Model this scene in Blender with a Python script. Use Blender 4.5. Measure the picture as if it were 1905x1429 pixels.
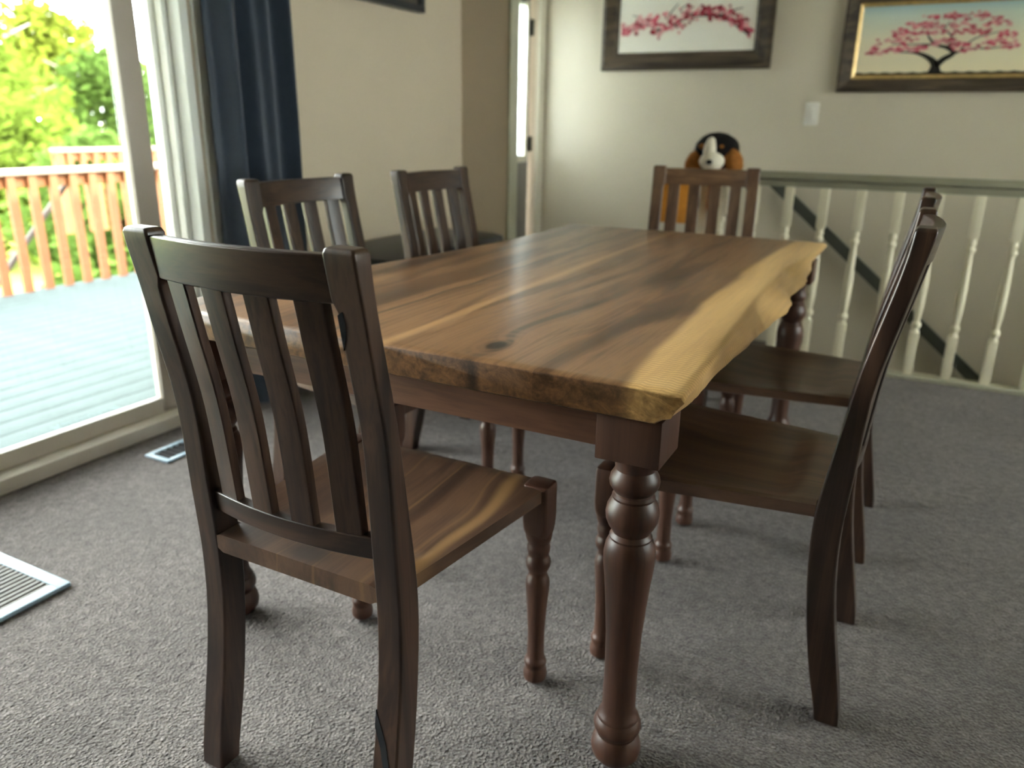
import bpy, bmesh, math, random
from mathutils import Vector, Matrix, noise as mnoise

# ------------------------------------------------------------------ reset
for o in list(bpy.data.objects):
    bpy.data.objects.remove(o, do_unlink=True)
scn = bpy.context.scene
col = scn.collection
PI = math.pi
random.seed(7)

# ------------------------------------------------------------------ camera
F_PX, IMG_W, IMG_H = 1437.7, 1905.0, 1429.0
YAW, PITCH, ROLL, CAM_H = -0.4756, 0.3229, 0.0162, 1.15
fw = Vector((math.sin(YAW) * math.cos(PITCH), math.cos(YAW) * math.cos(PITCH), -math.sin(PITCH)))
rt = Vector((math.cos(YAW), -math.sin(YAW), 0))
up = rt.cross(fw)
r2 = rt * math.cos(ROLL) + up * math.sin(ROLL)
u2 = -rt * math.sin(ROLL) + up * math.cos(ROLL)
cd = bpy.data.cameras.new('camera')
cam = bpy.data.objects.new('camera', cd)
col.objects.link(cam)
m = Matrix((r2, u2, -fw)).transposed().to_4x4()
m.translation = (0, 0, CAM_H)
cam.matrix_world = m
cd.sensor_fit = 'HORIZONTAL'
cd.sensor_width = 36.0
cd.lens = 36.0 * F_PX / IMG_W
cd.clip_start = 0.05
cd.clip_end = 300
cd.dof.use_dof = True
cd.dof.focus_distance = 1.22
cd.dof.aperture_fstop = 2.9
scn.camera = cam

# ------------------------------------------------------------------ world, sun, exposure
world = bpy.data.worlds.new('sky')
scn.world = world
world.use_nodes = True
wn = world.node_tree
bg = wn.nodes['Background']
bg.inputs[0].default_value = (1.0, 0.985, 0.965, 1)
bg.inputs[1].default_value = 17.0
sd = bpy.data.lights.new('sun', 'SUN')
sd.energy = 13.0
sd.color = (1.0, 0.93, 0.78)
sd.angle = math.radians(1.0)
sun = bpy.data.objects.new('sun', sd)
col.objects.link(sun)
sun.rotation_euler = Vector((-0.75, -0.28, -0.60)).to_track_quat('-Z', 'Y').to_euler()
scn.view_settings.view_transform = 'Standard'
scn.view_settings.look = 'None'
scn.view_settings.gamma = 1.0
scn.view_settings.use_curve_mapping = False
scn.view_settings.exposure = 0.90


# ------------------------------------------------------------------ material helpers
class NB:
    """small node builder"""
    def __init__(s, name):
        s.m = bpy.data.materials.new(name)
        s.m.use_nodes = True
        s.t = s.m.node_tree
        s.b = s.t.nodes['Principled BSDF']
        s.out = s.t.nodes['Material Output']

    def n(s, typ, **kw):
        nd = s.t.nodes.new(typ)
        for k, v in kw.items():
            setattr(nd, k, v)
        return nd

    def put(s, sock, v):
        if isinstance(v, bpy.types.NodeSocket):
            s.t.links.new(v, sock)
        elif isinstance(v, (tuple, list)):
            if len(v) == 3 and sock.type == 'RGBA':
                v = tuple(v) + (1,)
            sock.default_value = v
        else:
            sock.default_value = v

    def math(s, op, a, b=0.0, c=None, clamp=False):
        nd = s.n('ShaderNodeMath', operation=op, use_clamp=clamp)
        s.put(nd.inputs[0], a)
        s.put(nd.inputs[1], b)
        if c is not None:
            s.put(nd.inputs[2], c)
        return nd.outputs[0]

    def coord(s, which='Object'):
        return s.n('ShaderNodeTexCoord').outputs[which]

    def sep(s, v):
        nd = s.n('ShaderNodeSeparateXYZ')
        s.put(nd.inputs[0], v)
        return nd.outputs

    def comb(s, x, y, z):
        nd = s.n('ShaderNodeCombineXYZ')
        for i, v in enumerate((x, y, z)):
            s.put(nd.inputs[i], v)
        return nd.outputs[0]

    def vscale(s, v, sc, add=None):
        nd = s.n('ShaderNodeVectorMath', operation='MULTIPLY')
        s.put(nd.inputs[0], v)
        s.put(nd.inputs[1], sc)
        if add is None:
            return nd.outputs[0]
        n2 = s.n('ShaderNodeVectorMath', operation='ADD')
        s.put(n2.inputs[0], nd.outputs[0])
        s.put(n2.inputs[1], add)
        return n2.outputs[0]

    def noise(s, v, scale, detail=3, rough=0.55, dist=0.0, out=0):
        nd = s.n('ShaderNodeTexNoise')
        s.put(nd.inputs['Vector'], v)
        nd.inputs['Scale'].default_value = scale
        nd.inputs['Detail'].default_value = detail
        nd.inputs['Roughness'].default_value = rough
        nd.inputs['Distortion'].default_value = dist
        return nd.outputs[out]

    def ramp(s, f, stops):
        nd = s.n('ShaderNodeValToRGB')
        s.put(nd.inputs[0], f)
        e = nd.color_ramp.elements
        while len(e) < len(stops):
            e.new(0.5)
        for el, (p, c) in zip(e, stops):
            el.position = p
            el.color = tuple(c) + (1,) if len(c) == 3 else c
        return nd.outputs[0]

    def mix(s, f, a, b, blend='MIX'):
        nd = s.n('ShaderNodeMix', data_type='RGBA', blend_type=blend)
        s.put(nd.inputs[0], f)
        s.put(nd.inputs[6], a)
        s.put(nd.inputs[7], b)
        return nd.outputs[2]

    def remap(s, v, a, b, c=0.0, d=1.0):
        nd = s.n('ShaderNodeMapRange')
        nd.interpolation_type = 'SMOOTHSTEP'
        s.put(nd.inputs[0], v)
        nd.inputs[1].default_value = a
        nd.inputs[2].default_value = b
        nd.inputs[3].default_value = c
        nd.inputs[4].default_value = d
        return nd.outputs[0]

    def bump(s, hgt, strength=0.2, dist=0.002):
        nd = s.n('ShaderNodeBump')
        nd.inputs['Strength'].default_value = strength
        nd.inputs['Distance'].default_value = dist
        s.put(nd.inputs['Height'], hgt)
        s.put(s.b.inputs['Normal'], nd.outputs[0])

    def set(s, color=None, rough=None, spec=None, metal=None, coat=None, coat_rough=None):
        if color is not None:
            s.put(s.b.inputs['Base Color'], color)
        if rough is not None:
            s.put(s.b.inputs['Roughness'], rough)
        if spec is not None:
            s.put(s.b.inputs['Specular IOR Level'], spec)
        if metal is not None:
            s.put(s.b.inputs['Metallic'], metal)
        if coat is not None:
            s.put(s.b.inputs['Coat Weight'], coat)
        if coat_rough is not None:
            s.put(s.b.inputs['Coat Roughness'], coat_rough)
        return s.m


def plain(name, c, rough=0.6, spec=0.4, noise_amt=0.06, scale=9.0, bump=0.0, bscale=200.0, metal=0.0):
    b = NB(name)
    co = b.coord()
    f = b.noise(co, scale, 4)
    lo = tuple(max(0, x * (1 - noise_amt)) for x in c)
    hi = tuple(min(1, x * (1 + noise_amt)) for x in c)
    b.set(b.ramp(f, [(0.3, lo), (0.7, hi)]), rough, spec, metal)
    if bump:
        b.bump(b.noise(co, bscale, 3), bump, 0.001)
    return b.m


def walnut(name, axis, dark, mid, light, rough=0.36, scale=1.0, coat=0.28):
    """oiled walnut, grain running along the given object axis"""
    b = NB(name)
    co = b.coord()
    rnd = b.n('ShaderNodeObjectInfo').outputs['Random']
    off = b.vscale(b.comb(rnd, rnd, rnd), (17.3, 9.1, 23.7))
    sc = [13.0 * scale] * 3
    sc[axis] = 1.1 * scale
    v = b.vscale(co, tuple(sc), off)
    warp = b.noise(v, 0.6, 2)
    big = b.noise(v, 1.0, 4, 0.6, 1.2)
    sc2 = [70.0] * 3
    sc2[axis] = 2.5
    fine = b.noise(b.vscale(co, tuple(sc2), off), 1.6, 3, 0.7)
    f = b.math('ADD', b.math('MULTIPLY', big, 0.75), b.math('MULTIPLY', fine, 0.25))
    c = b.ramp(f, [(0.34, dark), (0.47, mid), (0.58, light), (0.68, mid)])
    c = b.mix(b.math('MULTIPLY', warp, 0.35), c, dark)
    r = b.math('ADD', rough - 0.06, b.math('MULTIPLY', fine, 0.14))
    b.set(c, r, 0.34, coat=coat * 0.7, coat_rough=0.2)
    b.bump(fine, 0.10, 0.0006)
    return b.m


W_DARK, W_MID, W_LIGHT = (0.008, 0.0045, 0.0035), (0.028, 0.014, 0.0095), (0.066, 0.034, 0.021)
M = {}
M['wood_x'] = walnut('walnut_grain_x', 0, W_DARK, W_MID, W_LIGHT)
M['wood_y'] = walnut('walnut_grain_y', 1, W_DARK, W_MID, W_LIGHT)
M['wood_z'] = walnut('walnut_grain_z', 2, W_DARK, W_MID, W_LIGHT)
M['leg_red'] = walnut('walnut_turned', 2, (0.024, 0.010, 0.0065), (0.058, 0.025, 0.0155), (0.085, 0.038, 0.024), 0.42, 0.8, 0.06)
M['apron_x'] = walnut('walnut_apron_x', 0, (0.034, 0.013, 0.008), (0.082, 0.034, 0.019), (0.125, 0.056, 0.031), 0.40)
M['apron_y'] = walnut('walnut_apron_y', 1, (0.034, 0.013, 0.008), (0.082, 0.034, 0.019), (0.125, 0.056, 0.031), 0.40)


def tabletop_material():
    b = NB('walnut_tabletop')
    co = b.coord()
    x, y, z = b.sep(co)
    rnd = b.n('ShaderNodeObjectInfo').outputs['Random']
    off = b.vscale(b.comb(rnd, rnd, 0.0), (5.0, 11.0, 0.0))
    # knot near the front of the wide board: grain bends round it
    kx, ky = -0.643, 1.187
    dx = b.math('SUBTRACT', x, kx)
    dy = b.math('SUBTRACT', y, ky)
    rr = b.math('SQRT', b.math('ADD', b.math('MULTIPLY', dx, dx), b.math('MULTIPLY', b.math('MULTIPLY', dy, dy), 0.35)))
    bend = b.math('POWER', 2.718, b.math('MULTIPLY', rr, -14.0))
    wob = b.noise(b.vscale(co, (3.0, 0.9, 3.0), off), 1.0, 2)
    u = b.math('ADD', b.math('MULTIPLY', x, 11.0), b.math('MULTIPLY', wob, 1.6))
    u = b.math('ADD', u, b.math('MULTIPLY', bend, b.math('MULTIPLY', rr, 26.0)))
    v = b.vscale(b.comb(u, b.math('MULTIPLY', y, 0.9), b.math('MULTIPLY', z, 9.0)), (1, 1, 1), off)
    big = b.noise(v, 1.0, 4, 0.6, 0.7)
    fine = b.noise(b.vscale(co, (120.0, 4.0, 90.0), off), 1.0, 3, 0.7)
    f = b.math('ADD', b.math('MULTIPLY', big, 0.8), b.math('MULTIPLY', fine, 0.2))
    c = b.ramp(f, [(0.33, (0.024, 0.012, 0.007)), (0.44, (0.085, 0.041, 0.019)), (0.55, (0.205, 0.105, 0.048)), (0.66, (0.095, 0.046, 0.021))])
    # rings of the knot
    ring = b.math('SINE', b.math('ADD', b.math('MULTIPLY', rr, 330.0), b.math('MULTIPLY', b.noise(co, 22.0, 2), 6.0)))
    rmask = b.remap(rr, 0.10, 0.02)
    c = b.mix(b.math('MULTIPLY', rmask, b.remap(ring, -1, 1, 0.0, 0.45)), c, (0.22, 0.115, 0.055))
    c = b.mix(b.remap(rr, 0.024, 0.012), c, (0.018, 0.012, 0.009))
    # sap streak between the boards and the dark check line
    st = b.math('ABSOLUTE', b.math('ADD', b.math('ADD', x, 0.832), b.math('MULTIPLY', b.math('SUBTRACT', wob, 0.5), 0.03)))
    c = b.mix(b.math('MULTIPLY', b.remap(st, 0.02, 0.001), 0.75), c, (0.36, 0.20, 0.085))
    ck = b.math('ABSOLUTE', b.math('ADD', b.math('ADD', x, 0.975), b.math('MULTIPLY', b.math('SUBTRACT', b.noise(b.comb(0.0, y, 0.0), 5.0, 3), 0.5), 0.04)))
    c = b.mix(b.math('MULTIPLY', b.remap(ck, 0.009, 0.001), 0.8), c, (0.02, 0.013, 0.01))
    # honey sapwood along the right live edge, rippled figure across the grain
    edge = b.math('ADD', b.math('MULTIPLY', b.math('SUBTRACT', b.noise(b.vscale(co, (2.0, 2.2, 0.0)), 1.0, 2), 0.5), 0.05), x)
    bow = b.math('MULTIPLY', b.math('POWER', b.math('ABSOLUTE', b.math('SUBTRACT', y, 2.15)), 2.0), -0.045)
    edge = b.math('ADD', edge, bow)
    sap = b.remap(edge, -0.425, -0.398)
    sap2 = b.remap(edge, -0.52, -0.40, 0.0, 0.22)
    rip = b.math('SINE', b.math('ADD', b.math('MULTIPLY', y, 560.0), b.math('MULTIPLY', b.noise(b.vscale(co, (30.0, 9.0, 9.0)), 1.0, 2), 16.0)))
    sapc = b.ramp(b.math('ADD', b.math('MULTIPLY', big, 0.6), b.math('MULTIPLY', fine, 0.4)), [(0.3, (0.40, 0.225, 0.085)), (0.6, (0.66, 0.42, 0.175)), (0.8, (0.52, 0.31, 0.12))])
    sapc = b.mix(b.math('MULTIPLY', b.remap(rip, -1, 1), b.remap(y, 2.2, 1.5, 0.05, 0.45)), sapc, (0.27, 0.145, 0.055))
    c = b.mix(sap2, c, (0.27, 0.15, 0.065))
    c = b.mix(sap, c, sapc)
    nrm = b.n('ShaderNodeNewGeometry').outputs['Normal']
    ny_ = b.math('ABSOLUTE', b.sep(nrm)[1])
    endm = b.remap(ny_, 0.55, 0.9)
    fig = b.noise(b.vscale(co, (26.0, 8.0, 40.0)), 1.0, 4, 0.65, 1.5)
    endc = b.ramp(fig, [(0.32, (0.30, 0.28, 0.26)), (0.5, (0.52, 0.48, 0.44)), (0.68, (0.85, 0.78, 0.70))])
    c = b.mix(endm, c, b.mix(1.0, c, endc, 'MULTIPLY'))
    r = b.math('ADD', 0.30, b.math('MULTIPLY', fine, 0.12))
    b.set(c, r, 0.28, coat=0.08, coat_rough=0.18)
    b.bump(b.math('ADD', b.math('MULTIPLY', fine, 0.5), b.math('MULTIPLY', b.math('MULTIPLY', rip, sap), 0.15)), 0.10, 0.0006)
    return b.m


M['tabletop'] = tabletop_material()


def seat_material(name, gold):
    b = NB(name)
    co = b.coord()
    x, y, z = b.sep(co)
    rnd = b.n('ShaderNodeObjectInfo').outputs['Random']
    off = b.vscale(b.comb(rnd, rnd, 0.0), (13.0, 7.0, 0.0))
    wob = b.noise(b.vscale(co, (4.0, 2.0, 2.0), off), 1.0, 2)
    u = b.math('ADD', b.math('MULTIPLY', x, 17.0), b.math('MULTIPLY', wob, 1.6))
    v = b.vscale(b.comb(u, b.math('MULTIPLY', y, 1.2), b.math('MULTIPLY', z, 9.0)), (1, 1, 1), off)
    big = b.noise(v, 1.0, 4, 0.62, 0.6)
    fine = b.noise(b.vscale(co, (120.0, 4.0, 90.0), off), 1.0, 3, 0.7)
    f = b.math('ADD', b.math('MULTIPLY', big, 0.8), b.math('MULTIPLY', fine, 0.2))
    c = b.ramp(f, [(0.28, (0.022, 0.012, 0.008)), (0.45, (0.058, 0.030, 0.018)), (0.58, (0.105, 0.055, 0.031)), (0.70, (0.050, 0.026, 0.017))])
    if gold:
        for cx, w, amt in ((0.185, 0.024, 0.75), (0.145, 0.006, 0.3), (0.045, 0.005, 0.4), (-0.03, 0.004, 0.25)):
            d = b.math('ABSOLUTE', b.math('SUBTRACT', b.math('ADD', x, b.math('MULTIPLY', b.math('SUBTRACT', wob, 0.5), 0.12)), cx))
            c = b.mix(b.math('MULTIPLY', b.remap(d, w, w * 0.1), amt), c, (0.235, 0.130, 0.052))
        dx = b.math('SUBTRACT', x, 0.012)
        dy = b.math('SUBTRACT', y, 0.0)
        rr = b.math('SQRT', b.math('ADD', b.math('MULTIPLY', dx, dx), b.math('MULTIPLY', b.math('MULTIPLY', dy, dy), 3.0)))
        rr = b.math('ADD', rr, b.math('MULTIPLY', b.noise(co, 30.0, 3), 0.02))
        c = b.mix(b.remap(rr, 0.075, 0.030, 0.0, 0.85), c, (0.022, 0.014, 0.011))
    b.set(c, b.math('ADD', 0.30, b.math('MULTIPLY', fine, 0.12)), 0.45, coat=0.2, coat_rough=0.25)
    b.bump(fine, 0.10, 0.0006)
    return b.m


M['seat_fig'] = seat_material('walnut_seat_streaked', True)
M['seat'] = seat_material('walnut_seat', False)
b = NB('black_resin')
M['resin'] = b.set(b.ramp(b.noise(b.coord(), 60, 3), [(0.4, (0.004, 0.006, 0.008)), (0.8, (0.012, 0.016, 0.02))]), 0.12, 0.6)


def carpet_material():
    b = NB('grey_carpet')
    co = b.coord()
    tuft = b.n('ShaderNodeTexVoronoi')
    b.put(tuft.inputs['Vector'], b.vscale(co, (1, 1, 1)))
    tuft.inputs['Scale'].default_value = 150.0
    n1 = b.noise(co, 170.0, 3, 0.7)
    n2 = b.noise(co, 38.0, 3, 0.6)
    n3 = b.noise(co, 3.2, 4, 0.6)
    f = b.math('ADD', b.math('MULTIPLY', n1, 0.65), b.math('MULTIPLY', n2, 0.35))
    c = b.ramp(f, [(0.34, (0.050, 0.042, 0.039)), (0.5, (0.142, 0.123, 0.115)), (0.66, (0.28, 0.246, 0.231))])
    c = b.mix(b.remap(n3, 0.30, 0.72, 0.0, 0.45), c, (0.070, 0.061, 0.059))
    b.set(c, 0.95, 0.12)
    b.put(b.b.inputs['Sheen Weight'], 0.15)
    h = b.math('ADD', b.math('MULTIPLY', tuft.outputs['Distance'], 0.6), b.math('MULTIPLY', n2, 0.9))
    h = b.math('ADD', h, b.math('MULTIPLY', n1, 0.6))
    b.bump(h, 1.0, 0.008)
    return b.m


M['carpet'] = carpet_material()
M['wall'] = plain('sage_beige_paint', (0.58, 0.495, 0.372), 0.62, 0.35, 0.03, 2.0, 0.10, 260)
M['wall_sheen'] = plain('sage_eggshell_paint', (0.56, 0.50, 0.39), 0.36, 0.5, 0.03, 2.0, 0.05, 200)
M['ceiling'] = plain('ceiling_paint', (0.78, 0.76, 0.72), 0.9, 0.2, 0.03, 4.0, 0.2, 120)
M['trim'] = plain('cream_trim_paint', (0.62, 0.58, 0.47), 0.42, 0.4, 0.03)
M['sage_trim'] = plain('sage_trim_paint', (0.40, 0.39, 0.29), 0.42, 0.4, 0.03)
M['rail_paint'] = plain('sage_rail_paint', (0.24, 0.23, 0.165), 0.42, 0.4, 0.05)
M['baluster'] = plain('cream_baluster_paint', (0.68, 0.62, 0.47), 0.4, 0.4, 0.03)
M['vinyl'] = plain('door_vinyl', (0.62, 0.57, 0.49), 0.45, 0.4, 0.03)
M['vinyl_white'] = plain('door_vinyl_white', (0.72, 0.74, 0.70), 0.4, 0.4, 0.03)
M['stile'] = plain('taupe_stile', (0.42, 0.37, 0.31), 0.45, 0.4, 0.03)
M['door_grey'] = plain('grey_door_paint', (0.17, 0.165, 0.15), 0.5, 0.4, 0.04)
M['handrail'] = plain('dark_handrail', (0.055, 0.058, 0.045), 0.45, 0.4, 0.1)
M['plastic_white'] = plain('white_plastic', (0.72, 0.69, 0.63), 0.35, 0.5, 0.02)
M['frame_brown'] = walnut('rustic_frame', 0, (0.018, 0.012, 0.008), (0.060, 0.043, 0.028), (0.115, 0.085, 0.055), 0.5, 1.2, 0.0)
M['frame_gold'] = plain('gold_liner', (0.50, 0.34, 0.13), 0.38, 0.5, 0.2, 30.0, metal=0.35)
M['frame_dark'] = plain('dark_frame', (0.020, 0.024, 0.030), 0.4, 0.5, 0.1)
M['art_dark'] = plain('dim_picture', (0.10, 0.085, 0.07), 0.3, 0.5, 0.3, 3.0)
M['blossom'] = plain('blossom_pink', (0.50, 0.095, 0.135), 0.6, 0.3, 0.35, 30.0)
M['blossom_pale'] = plain('blossom_pale', (0.66, 0.33, 0.33), 0.6, 0.3, 0.25, 30.0)
M['blossom_deep'] = plain('blossom_deep', (0.25, 0.02, 0.035), 0.6, 0.3, 0.25, 30.0)
M['ink'] = plain('painted_bark', (0.014, 0.012, 0.010), 0.6, 0.3, 0.2)
b = NB('painted_sky_canvas')
zz = b.sep(b.coord('Generated'))[2]
M['canvas_sky'] = b.set(b.ramp(zz, [(0.0, (0.80, 0.70, 0.47)), (0.55, (0.78, 0.74, 0.56)), (0.85, (0.60, 0.68, 0.60)), (1.0, (0.36, 0.52, 0.56))]), 0.3, 0.5)
M['canvas_white'] = plain('white_canvas', (0.80, 0.77, 0.68), 0.25, 0.5, 0.03, 3.0)
M['bench'] = plain('black_leatherette', (0.012, 0.015, 0.018), 0.42, 0.5, 0.2, 20.0, 0.15, 150)
M['register'] = plain('pale_blue_metal', (0.30, 0.42, 0.52), 0.4, 0.5, 0.03)
M['register_rib'] = plain('grey_ribs', (0.15, 0.14, 0.13), 0.6, 0.4, 0.2, 40)
M['register_dark'] = plain('dark_duct', (0.02, 0.02, 0.022), 0.8, 0.2, 0.1)
M['fur_black'] = plain('plush_black', (0.010, 0.009, 0.009), 0.95, 0.1, 0.3, 60, 0.8, 300)
M['fur_white'] = plain('plush_white', (0.72, 0.66, 0.54), 0.95, 0.1, 0.08, 60, 0.8, 300)
M['fur_tan'] = plain('plush_tan', (0.27, 0.105, 0.025), 0.95, 0.1, 0.25, 60, 0.8, 300)
M['nose'] = plain('plush_nose', (0.006, 0.006, 0.006), 0.25, 0.5, 0.1)
M['orange_cloth'] = plain('orange_cloth', (0.60, 0.24, 0.035), 0.85, 0.2, 0.15, 14, 0.4, 200)
M['deck_board'] = plain('weathered_deck', (0.034, 0.045, 0.046), 0.85, 0.08, 0.10, 6.0)
M['redwood'] = plain('redwood_stain', (0.150, 0.052, 0.018), 0.65, 0.3, 0.15, 7.0)
M['cap_rail'] = plain('pale_cap_rail', (0.18, 0.14, 0.11), 0.7, 0.3, 0.1, 7.0)  # cap tone is paler and greyer than the redwood parts
M['brace'] = plain('dark_brace', (0.06, 0.05, 0.045), 0.7, 0.3, 0.1)
M['lawn'] = plain('lawn_grass', (0.20, 0.22, 0.045), 0.95, 0.1, 0.25, 1.3)
M['bark'] = plain('grey_bark', (0.20, 0.17, 0.14), 0.9, 0.1, 0.3, 12)
for k, c in (('leaf_a', (0.088, 0.125, 0.018)), ('leaf_b', (0.060, 0.10, 0.021)), ('leaf_c', (0.115, 0.138, 0.018))):
    bb = NB('foliage_' + k)
    oi = bb.noise(bb.coord(), 1.6, 3)
    cc = bb.ramp(oi, [(0.3, tuple(v * 0.65 for v in c)), (0.7, tuple(v * 1.35 for v in c))])
    tr = bb.n('ShaderNodeBsdfTranslucent')
    bb.put(tr.inputs[0], cc)
    df = bb.n('ShaderNodeBsdfDiffuse')
    bb.put(df.inputs[0], cc)
    mx = bb.n('ShaderNodeMixShader')
    mx.inputs[0].default_value = 0.4
    bb.t.links.new(df.outputs[0], mx.inputs[1])
    bb.t.links.new(tr.outputs[0], mx.inputs[2])
    bb.t.links.new(mx.outputs[0], bb.out.inputs[0])
    M[k] = bb.m
b = NB('navy_curtain')
co = b.coord()
weave = b.noise(b.vscale(co, (300, 300, 60)), 1.0, 2)
M['curtain'] = b.set(b.ramp(weave, [(0.3, (0.016, 0.027, 0.046)), (0.7, (0.027, 0.043, 0.068))]), 0.55, 0.4)
b.put(b.b.inputs['Sheen Weight'], 0.4)
b = NB('sheer_white_curtain')
tr = b.n('ShaderNodeBsdfTranslucent')
b.put(tr.inputs[0], b.ramp(b.noise(b.coord(), 30, 2), [(0.3, (0.80, 0.86, 0.92)), (0.7, (0.88, 0.92, 0.96))]))
b.t.links.new(tr.outputs[0], b.out.inputs[0])
M['sheer'] = b.m


def glass_mat(name, tint):
    b = NB(name)
    tp = b.n('ShaderNodeBsdfTransparent')
    b.put(tp.inputs[0], tint + (1,))
    gl = b.n('ShaderNodeBsdfGlossy')
    gl.inputs['Roughness'].default_value = 0.02
    fr = b.n('ShaderNodeFresnel')
    fr.inputs[0].default_value = 1.45
    mx = b.n('ShaderNodeMixShader')
    b.t.links.new(fr.outputs[0], mx.inputs[0])
    b.t.links.new(tp.outputs[0], mx.inputs[1])
    b.t.links.new(gl.outputs[0], mx.inputs[2])
    b.t.links.new(mx.outputs[0], b.out.inputs[0])
    return b.m


M['glass'] = glass_mat('door_glass', (0.94, 0.985, 0.975))


# ------------------------------------------------------------------ mesh helpers
class MB:
    def __init__(s):
        s.v = []
        s.f = []
        s.mi = []

    def add(s, verts, faces, mi=0):
        o = len(s.v)
        s.v += [tuple(p) for p in verts]
        s.f += [tuple(i + o for i in f) for f in faces]
        s.mi += [mi] * len(faces)
        return s

    def box(s, x0, x1, y0, y1, z0, z1, mi=0, bev=0.0):
        if bev <= 0:
            v = [(x, y, z) for z in (z0, z1) for y in (y0, y1) for x in (x0, x1)]
            f = [(0, 2, 3, 1), (4, 5, 7, 6), (0, 1, 5, 4), (2, 6, 7, 3), (0, 4, 6, 2), (1, 3, 7, 5)]
            return s.add(v, f, mi)
        bm = bmesh.new()
        bmesh.ops.create_cube(bm, size=1.0)
        for q in bm.verts:
            q.co = Vector(((x0 + x1) / 2 + q.co.x * (x1 - x0), (y0 + y1) / 2 + q.co.y * (y1 - y0), (z0 + z1) / 2 + q.co.z * (z1 - z0)))
        bmesh.ops.bevel(bm, geom=list(bm.edges), offset=bev, segments=2, affect='EDGES', profile=0.6)
        return s.bm(bm, mi)

    def bm(s, bm, mi=0):
        bm.verts.index_update()
        s.add([q.co[:] for q in bm.verts], [[q.index for q in f.verts] for f in bm.faces], mi)
        bm.free()
        return s

    def loft(s, rings, mi=0, cap=True):
        n = len(rings[0])
        v = [p for r in rings for p in r]
        f = []
        for i in range(len(rings) - 1):
            for j in range(n):
                a, c = i * n + j, i * n + (j + 1) % n
                f.append((a, c, c + n, a + n))
        if cap:
            f.append(tuple(range(n - 1, -1, -1)))
            f.append(tuple((len(rings) - 1) * n + j for j in range(n)))
        return s.add(v, f, mi)

    def lathe(s, prof, cx=0, cy=0, n=28, mi=0):
        rings = [[(cx + r * math.cos(2 * PI * j / n), cy + r * math.sin(2 * PI * j / n), z) for j in range(n)] for z, r in prof]
        return s.loft(rings, mi)

    def tube(s, pts, r, n=10, mi=0):
        rings = []
        for i, p in enumerate(pts):
            p = Vector(p)
            a = Vector(pts[max(i - 1, 0)])
            c = Vector(pts[min(i + 1, len(pts) - 1)])
            d = (c - a).normalized()
            ref = Vector((0, 0, 1)) if abs(d.z) < 0.9 else Vector((1, 0, 0))
            e1 = d.cross(ref).normalized()
            e2 = d.cross(e1)
            rad = r[i] if isinstance(r, (list, tuple)) else r
            rings.append([tuple(p + e1 * rad * math.cos(2 * PI * j / n) + e2 * rad * math.sin(2 * PI * j / n)) for j in range(n)])
        return s.loft(rings, mi)

    def blob(s, c, r, sub=3, amp=0.0, freq=2.0, seed=0, mi=0, rot=None):
        bm = bmesh.new()
        bmesh.ops.create_icosphere(bm, subdivisions=sub, radius=1.0)
        for q in bm.verts:
            k = 1.0 + amp * mnoise.noise(q.co * freq + Vector((seed * 3.1, seed * 1.7, seed)))
            p = Vector((q.co.x * r[0] * k, q.co.y * r[1] * k, q.co.z * r[2] * k))
            if rot:
                p.rotate(rot)
            q.co = p + Vector(c)
        return s.bm(bm, mi)

    def build(s, name, mats, parent=None, smooth=True, angle=38):
        me = bpy.data.meshes.new(name)
        me.from_pydata(s.v, [], s.f)
        if not isinstance(mats, (list, tuple)):
            mats = [mats]
        for q in mats:
            me.materials.append(q)
        if len(mats) > 1:
            me.polygons.foreach_set('material_index', s.mi)
        bm = bmesh.new()
        bm.from_mesh(me)
        bmesh.ops.recalc_face_normals(bm, faces=bm.faces)
        bm.to_mesh(me)
        bm.free()
        if smooth:
            me.polygons.foreach_set('use_smooth', [True] * len(me.polygons))
            me.set_sharp_from_angle(angle=math.radians(angle))
        me.update()
        o = bpy.data.objects.new(name, me)
        col.objects.link(o)
        if parent is not None:
            o.parent = parent
        return o


def flat_normals(o):
    """keep broad faces flat beside their rounded edges"""
    md = o.modifiers.new('weighted_normal', 'WEIGHTED_NORMAL')
    md.keep_sharp = True
    md.weight = 80
    return o


def tag(o, label, cat, group=None, kind=None):
    o['label'] = label
    if cat:
        o['category'] = cat
    if group:
        o['group'] = group
    if kind:
        o['kind'] = kind
    return o


def empty(name, loc, rz=0.0):
    o = bpy.data.objects.new(name, None)
    o.empty_display_size = 0.1
    col.objects.link(o)
    o.location = loc
    o.rotation_euler = (0, 0, rz)
    return o


def struct(o, label):
    o['kind'] = 'structure'
    o['label'] = label
    return o


def copy_tree(o, parent=None):
    c = o.copy()
    col.objects.link(c)
    c.parent = parent
    for ch in list(o.children):
        copy_tree(ch, c)
    return c


def lerp(tab, t):
    if t <= tab[0][0]:
        return tab[0][1]
    for (a, va), (c, vc) in zip(tab, tab[1:]):
        if t <= c:
            return va + (vc - va) * (t - a) / (c - a)
    return tab[-1][1]


# ------------------------------------------------------------------ room shell
XL, XR, YF, YB, ZC = -2.47, 3.4, -4.6, 5.2, 2.44     # left, right, behind camera, far wall, ceiling
WT = 0.15
RY = 4.12                                            # railing line
STAIR_X = -0.98                                      # head of the stairs

struct(MB().box(XL - 0.02, XR, YF, RY + 0.05, -0.2, 0.0).box(XL - 0.02, STAIR_X, RY + 0.05, YB, -0.2, 0.0).build('floor', M['carpet'], smooth=False),
       'grey cut pile carpet covering the dining room floor')
struct(MB().box(XL - 0.75, XR + 0.75, YF - 0.75, YB + 0.75, ZC, ZC + 0.25).build('ceiling', M['ceiling'], smooth=False),
       'white ceiling of the dining room')

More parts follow.
